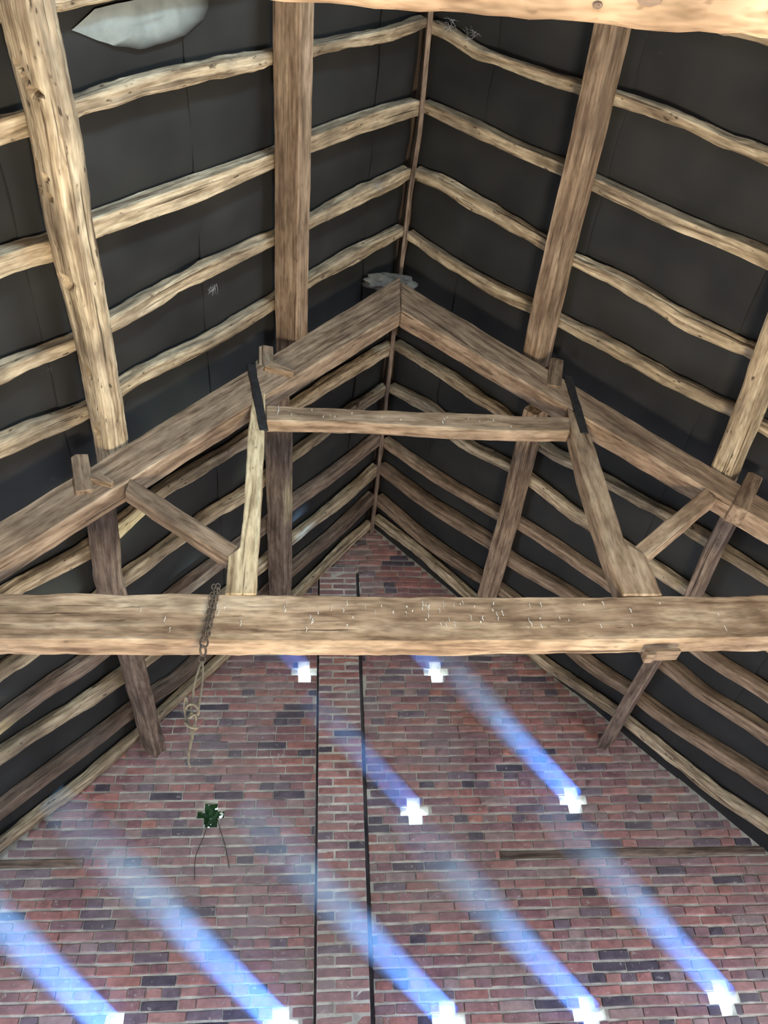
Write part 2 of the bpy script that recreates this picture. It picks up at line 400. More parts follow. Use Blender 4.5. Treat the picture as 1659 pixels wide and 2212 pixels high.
def wood(name, dark, mid, light, stain, stain_amt=0.5, worm=0.5, bump=0.5, grain_scale=38.0):
    m, nt, b = new_mat(name); ln = nt.links.new
    at = N(nt, 'ShaderNodeAttribute', attribute_name='grain')
    oi = N(nt, 'ShaderNodeObjectInfo')
    ad = N(nt, 'ShaderNodeVectorMath', operation='ADD')
    sc = N(nt, 'ShaderNodeVectorMath', operation='SCALE'); sc.inputs['Scale'].default_value = 13.0
    cmb = N(nt, 'ShaderNodeCombineXYZ')
    for i in range(3): ln(oi.outputs['Random'], cmb.inputs[i])
    ln(cmb.outputs[0], sc.inputs[0]); ln(at.outputs['Vector'], ad.inputs[0]); ln(sc.outputs[0], ad.inputs[1])
    mp = N(nt, 'ShaderNodeMapping'); mp.inputs['Scale'].default_value = (1.6, grain_scale, grain_scale)
    ln(ad.outputs[0], mp.inputs['Vector'])
    g1 = N(nt, 'ShaderNodeTexNoise', Scale=1.0, Detail=3.0, Roughness=0.65, Distortion=0.6); ln(mp.outputs[0], g1.inputs['Vector'])
    rg = ramp(nt, [(0.30, dark), (0.48, mid), (0.68, light)]); ln(g1.outputs['Fac'], rg.inputs[0])
    s1 = N(nt, 'ShaderNodeTexNoise', Scale=3.2, Detail=2.0, Roughness=0.6); ln(ad.outputs[0], s1.inputs['Vector'])
    rs = ramp(nt, [(0.42, (0, 0, 0)), (0.72, (1, 1, 1))]); ln(s1.outputs['Fac'], rs.inputs[0])
    ml = N(nt, 'ShaderNodeMath', operation='MULTIPLY'); ml.inputs[1].default_value = stain_amt; ln(rs.outputs[0], ml.inputs[0])
    c1 = mixc(nt, ml.outputs[0], rg.outputs[0], stain)
    # worm holes, nail holes and short dark checks
    mp2 = N(nt, 'ShaderNodeMapping'); mp2.inputs['Scale'].default_value = (14.0, 40.0, 40.0); ln(ad.outputs[0], mp2.inputs['Vector'])
    vo = N(nt, 'ShaderNodeTexNoise', Scale=1.0, Detail=2.0, Roughness=0.5); ln(mp2.outputs[0], vo.inputs['Vector'])
    rw = ramp(nt, [(0.66, (0, 0, 0)), (0.73, (1, 1, 1))]); ln(vo.outputs['Fac'], rw.inputs[0])
    mw = N(nt, 'ShaderNodeMath', operation='MULTIPLY'); mw.inputs[1].default_value = worm; ln(rw.outputs[0], mw.inputs[0])
    c2 = mixc(nt, mw.outputs[0], c1, tuple(x * 0.28 for x in dark))
    mp3 = N(nt, 'ShaderNodeMapping'); mp3.inputs['Scale'].default_value = (1.1, 55.0, 55.0); ln(ad.outputs[0], mp3.inputs['Vector'])
    ck = N(nt, 'ShaderNodeTexNoise', Scale=1.0, Detail=2.0, Roughness=0.5); ln(mp3.outputs[0], ck.inputs['Vector'])
    rk = ramp(nt, [(0.285, (1, 1, 1)), (0.33, (0, 0, 0))]); ln(ck.outputs['Fac'], rk.inputs[0])
    mk = N(nt, 'ShaderNodeMath', operation='MULTIPLY'); mk.inputs[1].default_value = 0.8; ln(rk.outputs[0], mk.inputs[0])
    c3 = mixc(nt, mk.outputs[0], c2, tuple(x * 0.35 for x in dark))
    mt = N(nt, 'ShaderNodeTexNoise', Scale=1.0, Detail=2.0, Roughness=0.7)
    mp4 = N(nt, 'ShaderNodeMapping'); mp4.inputs['Scale'].default_value = (7.0, 30.0, 30.0); ln(ad.outputs[0], mp4.inputs['Vector']); ln(mp4.outputs[0], mt.inputs['Vector'])
    rm = ramp(nt, [(0.34, (0.66, 0.64, 0.61)), (0.60, (1.14, 1.14, 1.14))]); ln(mt.outputs['Fac'], rm.inputs[0])
    c3 = mixc(nt, 1.0, c3, rm.outputs[0], 'MULTIPLY')
    hv = N(nt, 'ShaderNodeHueSaturation'); ln(c3, hv.inputs['Color'])
    mr = N(nt, 'ShaderNodeMapRange'); mr.inputs['To Min'].default_value = 0.82; mr.inputs['To Max'].default_value = 1.14
    ln(oi.outputs['Random'], mr.inputs['Value']); ln(mr.outputs[0], hv.inputs['Value'])
    ln(hv.outputs[0], b.inputs['Base Color'])
    h2 = N(nt, 'ShaderNodeMath', operation='SUBTRACT'); ln(g1.outputs['Fac'], h2.inputs[0]); ln(mk.outputs[0], h2.inputs[1])
    bp = N(nt, 'ShaderNodeBump', Strength=bump, Distance=0.008); ln(h2.outputs[0], bp.inputs['Height']); ln(bp.outputs[0], b.inputs['Normal'])
    b.inputs['Roughness'].default_value = 0.9
    return m

M_RAFTER = wood('weathered_rafter_oak', (0.13, 0.085, 0.05), (0.42, 0.31, 0.19), (0.66, 0.53, 0.35), (0.17, 0.125, 0.085), 0.75, 0.85, 0.9, 34.0)
M_PALE = wood('bare_pale_oak', (0.24, 0.155, 0.08), (0.56, 0.42, 0.24), (0.72, 0.58, 0.36), (0.30, 0.20, 0.115), 0.5, 0.5, 0.6, 24.0)
M_BROWN = wood('brown_sawn_oak', (0.11, 0.068, 0.042), (0.28, 0.185, 0.115), (0.42, 0.30, 0.195), (0.13, 0.085, 0.055), 0.65, 0.3, 0.4, 26.0)
M_TIE = wood('tie_beam_oak', (0.17, 0.10, 0.058), (0.43, 0.29, 0.175), (0.58, 0.43, 0.28), (0.20, 0.125, 0.075), 0.7, 0.35, 0.4, 16.0)
M_DARKW = wood('dark_aged_oak', (0.07, 0.045, 0.033), (0.19, 0.13, 0.092), (0.30, 0.215, 0.15), (0.085, 0.06, 0.045), 0.6, 0.35, 0.5, 28.0)

def felt_mat():
    m, nt, b = new_mat('bitumen_felt'); ln = nt.links.new
    ge = N(nt, 'ShaderNodeNewGeometry')
    n1 = N(nt, 'ShaderNodeTexNoise', Scale=2.2, Detail=2.0, Roughness=0.6); ln(ge.outputs['Position'], n1.inputs['Vector'])
    r1 = ramp(nt, [(0.3, (0.019, 0.018, 0.017)), (0.7, (0.036, 0.034, 0.030))]); ln(n1.outputs['Fac'], r1.inputs[0])
    n2 = N(nt, 'ShaderNodeTexNoise', Scale=9.0, Detail=4.0, Roughness=0.7); ln(ge.outputs['Position'], n2.inputs['Vector'])
    r2 = ramp(nt, [(0.70, (0, 0, 0)), (0.80, (0.25, 0.25, 0.25))]); ln(n2.outputs['Fac'], r2.inputs[0])
    c = mixc(nt, r2.outputs[0], r1.outputs[0], (0.16, 0.15, 0.13))
    ln(c, b.inputs['Base Color'])
    b.inputs['Roughness'].default_value = 0.75
    return m
M_FELT = felt_mat()

def brick_mat(name, island):
    m, nt, b = new_mat(name); ln = nt.links.new
    ge = N(nt, 'ShaderNodeNewGeometry')
    if island: rv = ge.outputs['Random Per Island']
    else:
        oi = N(nt, 'ShaderNodeObjectInfo'); rv = oi.outputs['Random']
    cols = [(0.0, (0.070, 0.056, 0.066)), (0.08, (0.185, 0.095, 0.092)), (0.22, (0.27, 0.125, 0.105)), (0.36, (0.215, 0.112, 0.105)), (0.5, (0.28, 0.148, 0.125)),
            (0.62, (0.20, 0.118, 0.115)), (0.74, (0.24, 0.165, 0.145)), (0.84, (0.29, 0.135, 0.105)), (0.93, (0.13, 0.095, 0.105)), (1.0, (0.31, 0.16, 0.12))]
    r = ramp(nt, cols, 'CONSTANT'); ln(rv, r.inputs[0])
    n1 = N(nt, 'ShaderNodeTexNoise', Scale=16.0, Detail=3.0, Roughness=0.65); ln(ge.outputs['Position'], n1.inputs['Vector'])
    r1 = ramp(nt, [(0.3, (0.95, 0.92, 0.92)), (0.7, (1.7, 1.62, 1.6))]); ln(n1.outputs['Fac'], r1.inputs[0])
    c = mixc(nt, 1.0, r.outputs[0], r1.outputs[0], 'MULTIPLY')
    # lime bloom and soot that wander over the wall
    n2 = N(nt, 'ShaderNodeTexNoise', Scale=1.1, Detail=2.0, Roughness=0.6); ln(ge.outputs['Position'], n2.inputs['Vector'])
    r2 = ramp(nt, [(0.48, (0, 0, 0)), (0.72, (0.55, 0.55, 0.55))]); ln(n2.outputs['Fac'], r2.inputs[0])
    c = mixc(nt, r2.outputs[0], c, (0.27, 0.22, 0.205))
    n3 = N(nt, 'ShaderNodeTexNoise', Scale=30.0, Detail=1.0, Roughness=0.6); ln(ge.outputs['Position'], n3.inputs['Vector'])
    r3 = ramp(nt, [(0.68, (0, 0, 0)), (0.76, (0.5, 0.5, 0.5))]); ln(n3.outputs['Fac'], r3.inputs[0])
    c = mixc(nt, r3.outputs[0], c, (0.48, 0.42, 0.36))
    ln(c, b.inputs['Base Color'])
    bp = N(nt, 'ShaderNodeBump', Strength=0.5, Distance=0.005); ln(n1.outputs['Fac'], bp.inputs['Height']); ln(bp.outputs[0], b.inputs['Normal'])
    b.inputs['Roughness'].default_value = 0.95
    return m
M_BRICK = brick_mat('handmade_brick', False)
M_BRICKS = brick_mat('handmade_brick_coursed', True)

def plain(name, c0, c1, scale=8.0, rough=0.9, bump=0.3, metal=0.0):
    m, nt, b = new_mat(name); ln = nt.links.new
    ge = N(nt, 'ShaderNodeNewGeometry')
    n1 = N(nt, 'ShaderNodeTexNoise', Scale=scale, Detail=6.0, Roughness=0.65); ln(ge.outputs['Position'], n1.inputs['Vector'])
    r1 = ramp(nt, [(0.3, c0), (0.7, c1)]); ln(n1.outputs['Fac'], r1.inputs[0]); ln(r1.outputs[0], b.inputs['Base Color'])
    b.inputs['Roughness'].default_value = rough; b.inputs['Metallic'].default_value = metal
    return m
M_MORTAR = plain('lime_mortar', (0.26, 0.23, 0.19), (0.72, 0.65, 0.52), 7.0)
M_GAP = plain('dark_joint', (0.04, 0.034, 0.036), (0.13, 0.105, 0.105), 5.0)  # dark brown fill of the strips either side of the pilaster
M_FLOOR = plain('dusty_concrete_floor', (0.42, 0.38, 0.33), (0.56, 0.52, 0.46), 1.5)
M_PLASTER = plain('rough_brick_side_wall', (0.20, 0.13, 0.10), (0.34, 0.23, 0.18), 4.0)
M_IRON = plain('black_iron', (0.018, 0.017, 0.017), (0.05, 0.045, 0.042), 30.0, 0.6, 0.3, 0.3)
M_RUST = plain('rusty_chain_iron', (0.06, 0.045, 0.035), (0.16, 0.12, 0.085), 60.0, 0.7)
M_ROPE = plain('old_hemp_rope', (0.14, 0.115, 0.08), (0.27, 0.23, 0.165), 90.0, 0.95, 0.8)
M_WEB = plain('cobweb_grey', (0.30, 0.31, 0.32), (0.5, 0.5, 0.5), 40.0)
M_DROP = plain('bird_dropping', (0.72, 0.70, 0.62), (0.85, 0.83, 0.76), 40.0)
M_LEAF = plain('ivy_leaf', (0.012, 0.04, 0.012), (0.03, 0.085, 0.02), 30.0, 0.5)
M_STEM = plain('ivy_stem', (0.05, 0.045, 0.03), (0.10, 0.085, 0.06), 30.0)

# ------------------------------------------------------------------ floor and outer walls
WLX, WRX = -2.9, 4.15
EAVE_Z = 3.0
fl = boxes_obj('floor', [(WLX - .3, WRX + .3, BACK_Y - .3, WALL_Y + .3, -0.2, 0.0)], M_FLOOR); props(fl, 'pale dusty concrete barn floor', None, None, 'structure')
wl = boxes_obj('wall_left', [(WLX - .25, WLX, BACK_Y, 1.4, 0, EAVE_Z), (WLX - .25, WLX, 3.0, 4.1, 0, EAVE_Z), (WLX - .25, WLX, 4.1, 5.3, 0, 1.0), (WLX - .25, WLX, 4.1, 5.3, 2.4, EAVE_Z), (WLX - .25, WLX, 5.3, WALL_Y, 0, EAVE_Z), (WLX - .25, WLX, 1.4, 3.0, 1.8, EAVE_Z)], M_PLASTER); props(wl, 'low brick side wall under the left eaves', None, None, 'structure')
wr = boxes_obj('wall_right', [(WRX, WRX + .25, BACK_Y, 1.4, 0, EAVE_Z), (WRX, WRX + .25, 3.0, 4.1, 0, EAVE_Z), (WRX, WRX + .25, 4.1, 5.3, 0, 1.0), (WRX, WRX + .25, 4.1, 5.3, 2.4, EAVE_Z), (WRX, WRX + .25, 5.3, WALL_Y, 0, EAVE_Z), (WRX, WRX + .25, 1.4, 3.0, 1.8, EAVE_Z)], M_PLASTER); props(wr, 'low brick side wall under the right eaves', None, None, 'structure')
yb = BACK_Y
wb = boxes_obj('wall_back', [(WLX - .25, -1.2, yb - .25, yb, 0, 8), (1.9, WRX + .25, yb - .25, yb, 0, 3.9), (-1.2, 1.9, yb - .25, yb, 2.2, 8),
                             (1.9, WRX + .25, yb - .25, yb, 5.1, 8), (2.3, WRX + .25, yb - .25, yb, 3.9, 5.1)], M_PLASTER)
props(wb, 'brick end wall behind the photographer with barn doorway', None, None, 'structure')

# ------------------------------------------------------------------ roof lining
ceil = empty('ceiling', (G.x, 1.5, G.z)); props(ceil, 'dark bitumen felt lining of both roof slopes', None, None, 'structure')
RAF_Y = {'L': [-2.2, -1.6, -1.0, -.4, .3], 'R': [-2.2, -1.6, -1.0, -.4, .3]}
for k, p in DATA['rafters'].items(): RAF_Y[k[0]].append(sum(q[1] for q in p) / len(p))
SEAMS = {'L': [0.0, 0.42, 1.93, 2.95, 4.0, 5.6], 'R': [0.0, 0.52, 1.46, 2.5, 3.55, 5.6]}
def felt_sheet(side, d0, d1, idx):
    ys = sorted(RAF_Y[side]); y0, y1 = BACK_Y - .02, WALL_Y + .02
    ny = 170; nd = max(3, int((d1 - d0) / .12))
    n = NL if side == 'L' else NR
    vs, fs = [], []
    for i in range(ny + 1):
        y = y0 + (y1 - y0) * i / ny
        dist = min(abs(y - q) for q in ys)
        sag = 0.022 * min(1.0, dist / .2) ** 1.2
        for j in range(nd + 1):
            t = j / nd
            d = d0 - 0.05 + (d1 - d0 + .05) * t + (0.010 * noise.noise(V((y * 2.5, idx * 3.1, d0))) if j in (0, nd) else 0)
            off = -0.062 + sag * (0.6 + .8 * noise.noise(V((y * 1.7, d * 1.3, idx)))) + 0.010 * t + 0.004 * noise.noise(V((y * 6, d * 5, idx)))
            if d < 0: d = 0.0
            vs.append(on_roof(side, y, d, off))
    for i in range(ny):
        for j in range(nd):
            a = i * (nd + 1) + j
            fs.append((a, a + 1, a + nd + 2, a + nd + 1))
    return mesh_obj('felt_sheet', vs, fs, M_FELT, ceil, smooth=True)
for sd_ in 'LR':
    for i in range(len(SEAMS[sd_]) - 1): felt_sheet(sd_, SEAMS[sd_][i], SEAMS[sd_][i + 1], i)
    n = NL if sd_ == 'L' else NR
    a = [on_roof(sd_, BACK_Y - .3, -.1, -.10), on_roof(sd_, WALL_Y + .3, -.1, -.10), on_roof(sd_, WALL_Y + .3, 5.7, -.10), on_roof(sd_, BACK_Y - .3, 5.7, -.10)]
    b = [p - n * .06 for p in a]
    mesh_obj('roof_boarding', a + b, [(0, 1, 2, 3), (7, 6, 5, 4), (0, 4, 5, 1), (1, 5, 6, 2), (2, 6, 7, 3), (3, 7, 4, 0)], M_DARKW, ceil)

mesh_obj('ridge_capping', [(G.x - .25 + (.05 if y < 0 else 0), y, G.z + .10 - (0 if k == 1 else .12)) if False else (G.x + (-.3, 0, .3)[k] + (.04 if y < 0 else 0), y, G.z + (-.16, .19, -.16)[k]) for y in (BACK_Y - .3, WALL_Y + .3) for k in range(3)],
         [(0, 1, 4, 3), (1, 2, 5, 4)], M_DARKW, ceil)

# ------------------------------------------------------------------ gable wall of separate bricks
wall = empty('wall_gable', (0.6, WALL_Y, 0)); props(wall, 'red brick gable wall with pale lime mortar and cross shaped vents', None, None, 'structure')
CH = 0.0684
HOLES = DATA['holes']
Z0 = 2.46
Z0 += ((HOLES['h1'][2] - CH / 2 - Z0) / CH - round((HOLES['h1'][2] - CH / 2 - Z0) / CH)) * CH   # snap a course on the top vents
def course(z): return int(math.floor((z - Z0) / CH + 1e-6))
NCOURSE = int((7.35 - Z0) / CH)
PIL_L, PIL_R = 0.101, 0.437
GAP_L, GAP_R = 0.083, 0.470
PIL_TOP = Z0 + int((DATA['misc']['pilTL'][2] - Z0) / CH) * CH
blocked = {}
def block(i, x0, x1): blocked.setdefault(i, []).append((x0, x1))
for k, h in HOLES.items():
    c = course(h[2]); x = h[0]
    mid = 0.105 if k != 'ivy' else 0.10
    block(c + 1, x - .052, x + .046); block(c, x - mid, x + mid); block(c - 1, x - .046, x + .056)
PLATES = [(1.42, 3.44, DATA['misc']['pl1'][2]), (-2.35, -1.52, DATA['misc']['pl3'][2])]
plate_rows = []
for (x0, x1, z) in PLATES:
    c = course(z); plate_rows.append((c, x0, x1)); block(c, x0, x1)

def xlim(z, inset):
    xl = G.x - (G.z + .0 - z) / GXL + inset
    xr = G.x + (G.z + .0 - z) / GXR - inset
    return xl, xr
def cut(x0, x1, holes):
    segs = [(x0, x1)]
    for (a, b) in holes:
        out = []
        for (p, q) in segs:
            if b <= p or a >= q: out.append((p, q))
            else:
                if a > p: out.append((p, a))
                if b < q: out.append((b, q))
        segs = out
    return segs
# mortar core, pierced by the vents
boxes = []
MY = WALL_Y + 0.009
i = 0
while i < NCOURSE:
    z = Z0 + i * CH
    xl, xr = xlim(z + CH, -.16)
    hs = [b for b in blocked.get(i, []) if not any(pr[0] == i and pr[1] == b[0] for pr in plate_rows)]
    for (a, b) in (cut(xl, GAP_L, hs) + cut(GAP_R, xr, hs)) if z < PIL_TOP - CH * .5 else cut(xl, xr, hs):
        if b - a > .005: boxes.append((a, b, MY, MY + .115, z, z + CH))
    i += 1
core = boxes_obj('mortar_core', boxes, M_MORTAR, wall)
boxes_obj('recessed_joint', [(GAP_L, PIL_L + .01, WALL_Y + .02, WALL_Y + .215, Z0, PIL_TOP), (PIL_R - .01, GAP_R, WALL_Y + .035, WALL_Y + .215, Z0, PIL_TOP)], M_GAP, wall)
boxes_obj('lower_wall', [(WLX - .25, WRX + .25, WALL_Y, WALL_Y + .215, 0, Z0)], M_PLASTER, wall)

def brick_mesh(seed):
    r = random.Random(seed)
    c = 0.5; vs = []; fs = []
    jx = lambda a: r.uniform(-a, a)
    # back ring, front-shoulder ring, front ring
    for (hx, hz, y) in ((.5, .5, 1.0), (.5, .5, .16), (.478, .41, 0.0)):
        for (sx, sz) in ((-1, -1), (0, -1), (1, -1), (1, 1), (0, 1), (-1, 1)):
            vs.append((sx * hx + jx(.012), y + (jx(.05) if y < .5 else 0), sz * hz + (jx(.05) if y < .5 else 0)))
    for k in (0, 6):
        for i in range(6):
            a = k + i; b = k + (i + 1) % 6
            fs.append((a, a + 6, b + 6, b))
    fs += [(12, 17, 16, 13), (13, 16, 15, 14)]
    return vs, fs
VAR = [brick_mesh(s) for s in range(8)]
VAR_ME = []
for s, (v, f) in enumerate(VAR):
    me = bpy.data.meshes.new('brick'); me.from_pydata(v, [], f)
    bm = bmesh.new(); bm.from_mesh(me); bmesh.ops.recalc_face_normals(bm, faces=bm.faces); bm.to_mesh(me); bm.free()
    me.materials.append(M_BRICK); VAR_ME.append(me)
    VAR[s] = (v, [tuple(p.vertices) for p in me.polygons])

bricks = []   # x0, x1, z0, z1, proud, tilt
hdr_phase = 1
rb = random.Random(11)
for i in range(NCOURSE):
    z = Z0 + i * CH
    xl, xr = xlim(z + CH * .5, -.03)
    header = (i % 4 == hdr_phase)
    for (sx0, sx1) in ((xl, GAP_L), (GAP_R, xr)) if z < PIL_TOP - CH * .5 else ((xl, xr),):
        if sx1 - sx0 < .04: continue
        pitch = .110 if header else .2235
        x = -6.0 + (0 if i % 2 else pitch * .5) + rb.uniform(-.02, .02)
        while x < sx1:
            w = pitch * rb.uniform(.93, 1.07)
            if not header and rb.random() < .12: w = .112
            a, b = max(x, sx0), min(x + w, sx1)
            if b - a > .03:
                for (p, q) in cut(a, b, blocked.get(i, [])):
                    if q - p > .028:
                        g = rb.uniform(.003, .009)
                        jz = 0.009 * noise.noise(V((p * .8, z * .6, 0))) + rb.uniform(-.0015, .0015)
                        bricks.append((p + (g / 2 if p > sx0 else 0), q - g / 2, z + rb.uniform(.0055, .009) + jz, z + CH - rb.uniform(.0055, .009) + jz, rb.uniform(-.006, .004), rb.uniform(-.6, .6)))
            x += w
# rank: those lowest in view show largest
fx0, fx1 = DATA['misc']['frameBL'][0] - .12, DATA['misc']['frameBR'][0] + .25
fz = 2.84
order = sorted([b for b in bricks if b[2] > fz and fx0 - (b[2] - fz) * .26 < b[0] < fx1 + (b[2] - fz) * .5], key=lambda b: b[2])
single = set(order[:300])
for b in bricks:
    if b in single:
        s = rb.randrange(8)
        o = bpy.data.objects.new('brick', VAR_ME[s])
        o.location = ((b[0] + b[1]) / 2, WALL_Y + b[4], (b[2] + b[3]) / 2)
        o.scale = (b[1] - b[0], 0.06, b[3] - b[2]); o.rotation_euler = (0, math.radians(b[5]), 0)
        COL.objects.link(o); setparent(o, wall)
vs, fs = [], []
for b in bricks:
    if b in single: continue
    v, f = VAR[rb.randrange(8)]
    base = len(vs); cx, cz = (b[0] + b[1]) / 2, (b[2] + b[3]) / 2; w, h = b[1] - b[0], b[3] - b[2]
    t = math.radians(b[5]); ct, st = math.cos(t), math.sin(t)
    for (x, y, z) in v:
        X, Z = x * w, z * h
        vs.append((cx + X * ct + Z * st, WALL_Y + b[4] + y * .06, cz - X * st + Z * ct))
    fs += [tuple(k + base for k in q) for q in f]
o = mesh_obj('brick_courses', vs, fs, M_BRICKS, wall); o['kind'] = 'stuff'

for n_, (c, x0, x1) in enumerate(plate_rows):
    z = Z0 + (c + .5) * CH
    timber('timber_plate', [(x0, WALL_Y + .035, z), ((x0 + x1) / 2, WALL_Y + .033, z + .004), (x1, WALL_Y + .035, z + .002)], .075, .060, (0, 0, 1), M_DARKW, wall, seed=40 + n_, wob=.003)

# pilaster
PY = WALL_Y - 0.055
pil = empty('brick_pilaster', ((PIL_L + PIL_R) / 2, WALL_Y, 0)); props(pil, 'narrow brick pilaster up the middle of the gable wall', None, None, 'structure')
boxes_obj('mortar_core', [(PIL_L, PIL_R, PY + .004, WALL_Y + .21, Z0, PIL_TOP)], M_MORTAR, pil)
PZ = Z0
i = 0
ks = (PY / WALL_Y)
while PZ < PIL_TOP - CH * .5:
    split = PIL_L + (.114 if i % 2 else .225) + rb.uniform(-.006, .006)
    for (a, b) in ((PIL_L, split - .005), (split + .005, PIL_R)):
        s = rb.randrange(8)
        o = bpy.data.objects.new('brick', VAR_ME[s])
        o.location = ((a + b) / 2, PY + rb.uniform(-.003, .003), PZ + CH / 2)
        o.scale = (b - a, .056, CH - rb.uniform(.012, .016)); o.rotation_euler = (0, math.radians(rb.uniform(-.5, .5)), 0)
        COL.objects.link(o); setparent(o, pil)
    PZ += CH; i += 1

# ------------------------------------------------------------------ truss
TN = V((-.03, 1, 0)).normalized()
tr = DATA['truss']
truss = empty('roof_truss', (0.62, 2.86, 3.7))
props(truss, 'queen post oak roof truss with tie beam, collar, struts and braces', 'truss')
def lerp_line(pts, x):
    for a, b in zip(pts, pts[1:]):
        if (a[0] - x) * (b[0] - x) <= 0: t = (x - a[0]) / (b[0] - a[0]); return [a[k] + (b[k] - a[k]) * t for k in range(3)]
def ext(pts, dx, end):
    a, b = (V(pts[-2]), V(pts[-1])) if end else (V(pts[1]), V(pts[0]))
    t = (b - a); t = t / abs(t.x); return list(b + t * dx)
APEX_T = V((0.603, 2.86, 6.79)); APEX_B = V((0.57, 2.859, 6.345))
plu = [ext([tr['pl_up'][0], tr['pl_up'][2]], .55, False)] + tr['pl_up'][:-1] if False else None
def straight(pts):
    # least squares line z(x) through the measured edge
    n = len(pts); mx = sum(p[0] for p in pts) / n; mz = sum(p[2] for p in pts) / n
    k = sum((p[0] - mx) * (p[2] - mz) for p in pts) / sum((p[0] - mx) ** 2 for p in pts)
    return lambda x: V((x, 2.86 + .03 * (x - .6), mz + k * (x - mx)))
ul, ll = straight(tr['pl_up'][:4]), straight(tr['pl_lo'][:4])
ur, lr = straight(tr['pr_up'][1:]), straight(tr['pr_lo'][1:])
prism('principal_rafter', [ul(-2.05), ul(-1.2), ul(-.4), V((0.60, 2.86, ul(.6).z)), V((0.575, 2.859, ll(.575).z)), ll(-.4), ll(-1.2), ll(-2.0)], TN * .125, M_BROWN, truss, chamfer=.008, seed=3, axis=(.64, 0, .77))
prism('principal_rafter', [V((0.602, 2.8601, ur(.602).z)), ur(1.6), ur(2.4), ur(3.35), lr(3.25), lr(2.4), lr(1.5), V((0.577, 2.859, lr(.577).z))], TN * .125, M_BROWN, truss, chamfer=.008, seed=4, axis=(.64, 0, -.77))
# tie beam
tt, tb = tr['tie_top'], tr['tie_bot']
front = [ext(tt, 1.0, False)] + tt + [ext(tt, 1.35, True)] + [ext(tb, 1.45, True)] + list(reversed(tb)) + [ext(tb, 1.05, False)]
tie = prism('tie_beam', front, TN * .105, M_TIE, truss, chamfer=.012, seed=6, wob=.005, axis=(1, .03, .03), sub=.05)
tie['label'] = 'long pale tie beam crossing the full width of the view'
# white droppings run down the face of the tie beam
vs, fs = [], []
rd_ = random.Random(5)
def dropping(x, ztop, ln_, w, yoff, ylist):
    y = 2.86 + .03 * (x - .6) - yoff
    base = len(vs); pts = []
    for k in range(5):
        t = k / 4; ww = w * (1 - .75 * abs(t - .35)) * rd_.uniform(.6, 1.1); xx = x + rd_.uniform(-.003, .003)
        vs.append((xx - ww / 2, y, ztop - ln_ * t)); vs.append((xx, y - .004, ztop - ln_ * t)); vs.append((xx + ww / 2, y, ztop - ln_ * t))
    for k in range(4):
        a = base + k * 3
        fs.append((a, a + 1, a + 4, a + 3)); fs.append((a + 1, a + 2, a + 5, a + 4))
for _ in range(70):
    x = rd_.choice([rd_.uniform(-.1, 1.4), rd_.uniform(.5, 1.3), rd_.uniform(-.9, 2.1)])
    dropping(x, 3.72 + rd_.random() ** .7 * .17 + .03 * (x - .3), rd_.uniform(.008, .035), rd_.uniform(.002, .0055), .006, None)
for _ in range(16):
    x = rd_.uniform(-.2, 1.3); dropping(x, 5.17 + rd_.random() * .08, rd_.uniform(.008, .03), rd_.uniform(.003, .006), .004, None)
dropping(-.19, 5.262, .10, .007, .005, None)
o = mesh_obj('droppings', vs, fs, M_DROP, truss); o['kind'] = 'stuff'; o['label'] = 'white bird dropping streaks'
# collar
ct_, cb_ = tr['col_top'], tr['col_bot']
prism('collar_beam', ct_ + [(1.50, 2.887, 5.245)] + list(reversed(cb_)), TN * .085, M_TIE, truss, chamfer=.008, seed=8, wob=.004, axis=(1, .03, .02))
# queen struts
o = prism('queen_strut', [(-.335, 2.826, 5.36)] + [(p[0], p[1] - .006, p[2]) for p in tr['ql_l'][1:]] + [(p[0], p[1] - .006, p[2]) for p in reversed(tr['ql_r'])], TN * .10, M_PALE, truss, chamfer=.006, seed=9, axis=(0, 0, 1))
o['label'] = 'pale barked queen strut left of the collar'
prism('queen_strut', [(1.512, 2.88, 5.40)] + [(p[0], p[1] - .006, p[2]) for p in tr['qr_l'][1:]] + [(p[0], p[1] - .006, p[2]) for p in reversed(tr['qr_r'])], TN * .11, M_TIE, truss, chamfer=.008, seed=10, axis=(0, 0, 1))
# braces
a, b, c, d = tr['bl_u'][0], tr['bl_u'][1], tr['bl_l'][1], tr['bl_l'][0]
prism('brace', [a, b, c, d], TN * .075, M_BROWN, truss, chamfer=.006, seed=12, axis=V(b) - V(a))
a, b, c, d = tr['br_u'][0], tr['br_u'][1], tr['br_l'][1], tr['br_l'][0]
prism('brace', [d, c, b, a], TN * .075, M_TIE, truss, chamfer=.006, seed=13, axis=V(b) - V(a))
# iron straps
for key, lean in (('strapl', .0), ('strapr', .0)):
    a, b = V(tr[key][0]), V(tr[key][1])
    t = (b - a).normalized(); s = t.cross(TN).normalized() * .024
    y = -TN * .012
    mid1 = a.lerp(b, .5)
    o = prism('iron_strap', [a - s + y, mid1 - s + y, b - s + y, b + s + y, mid1 + s + y, a + s + y], TN * .012, M_IRON, truss, chamfer=.002, seed=14, axis=t)
    o['label'] = 'black iron strap'
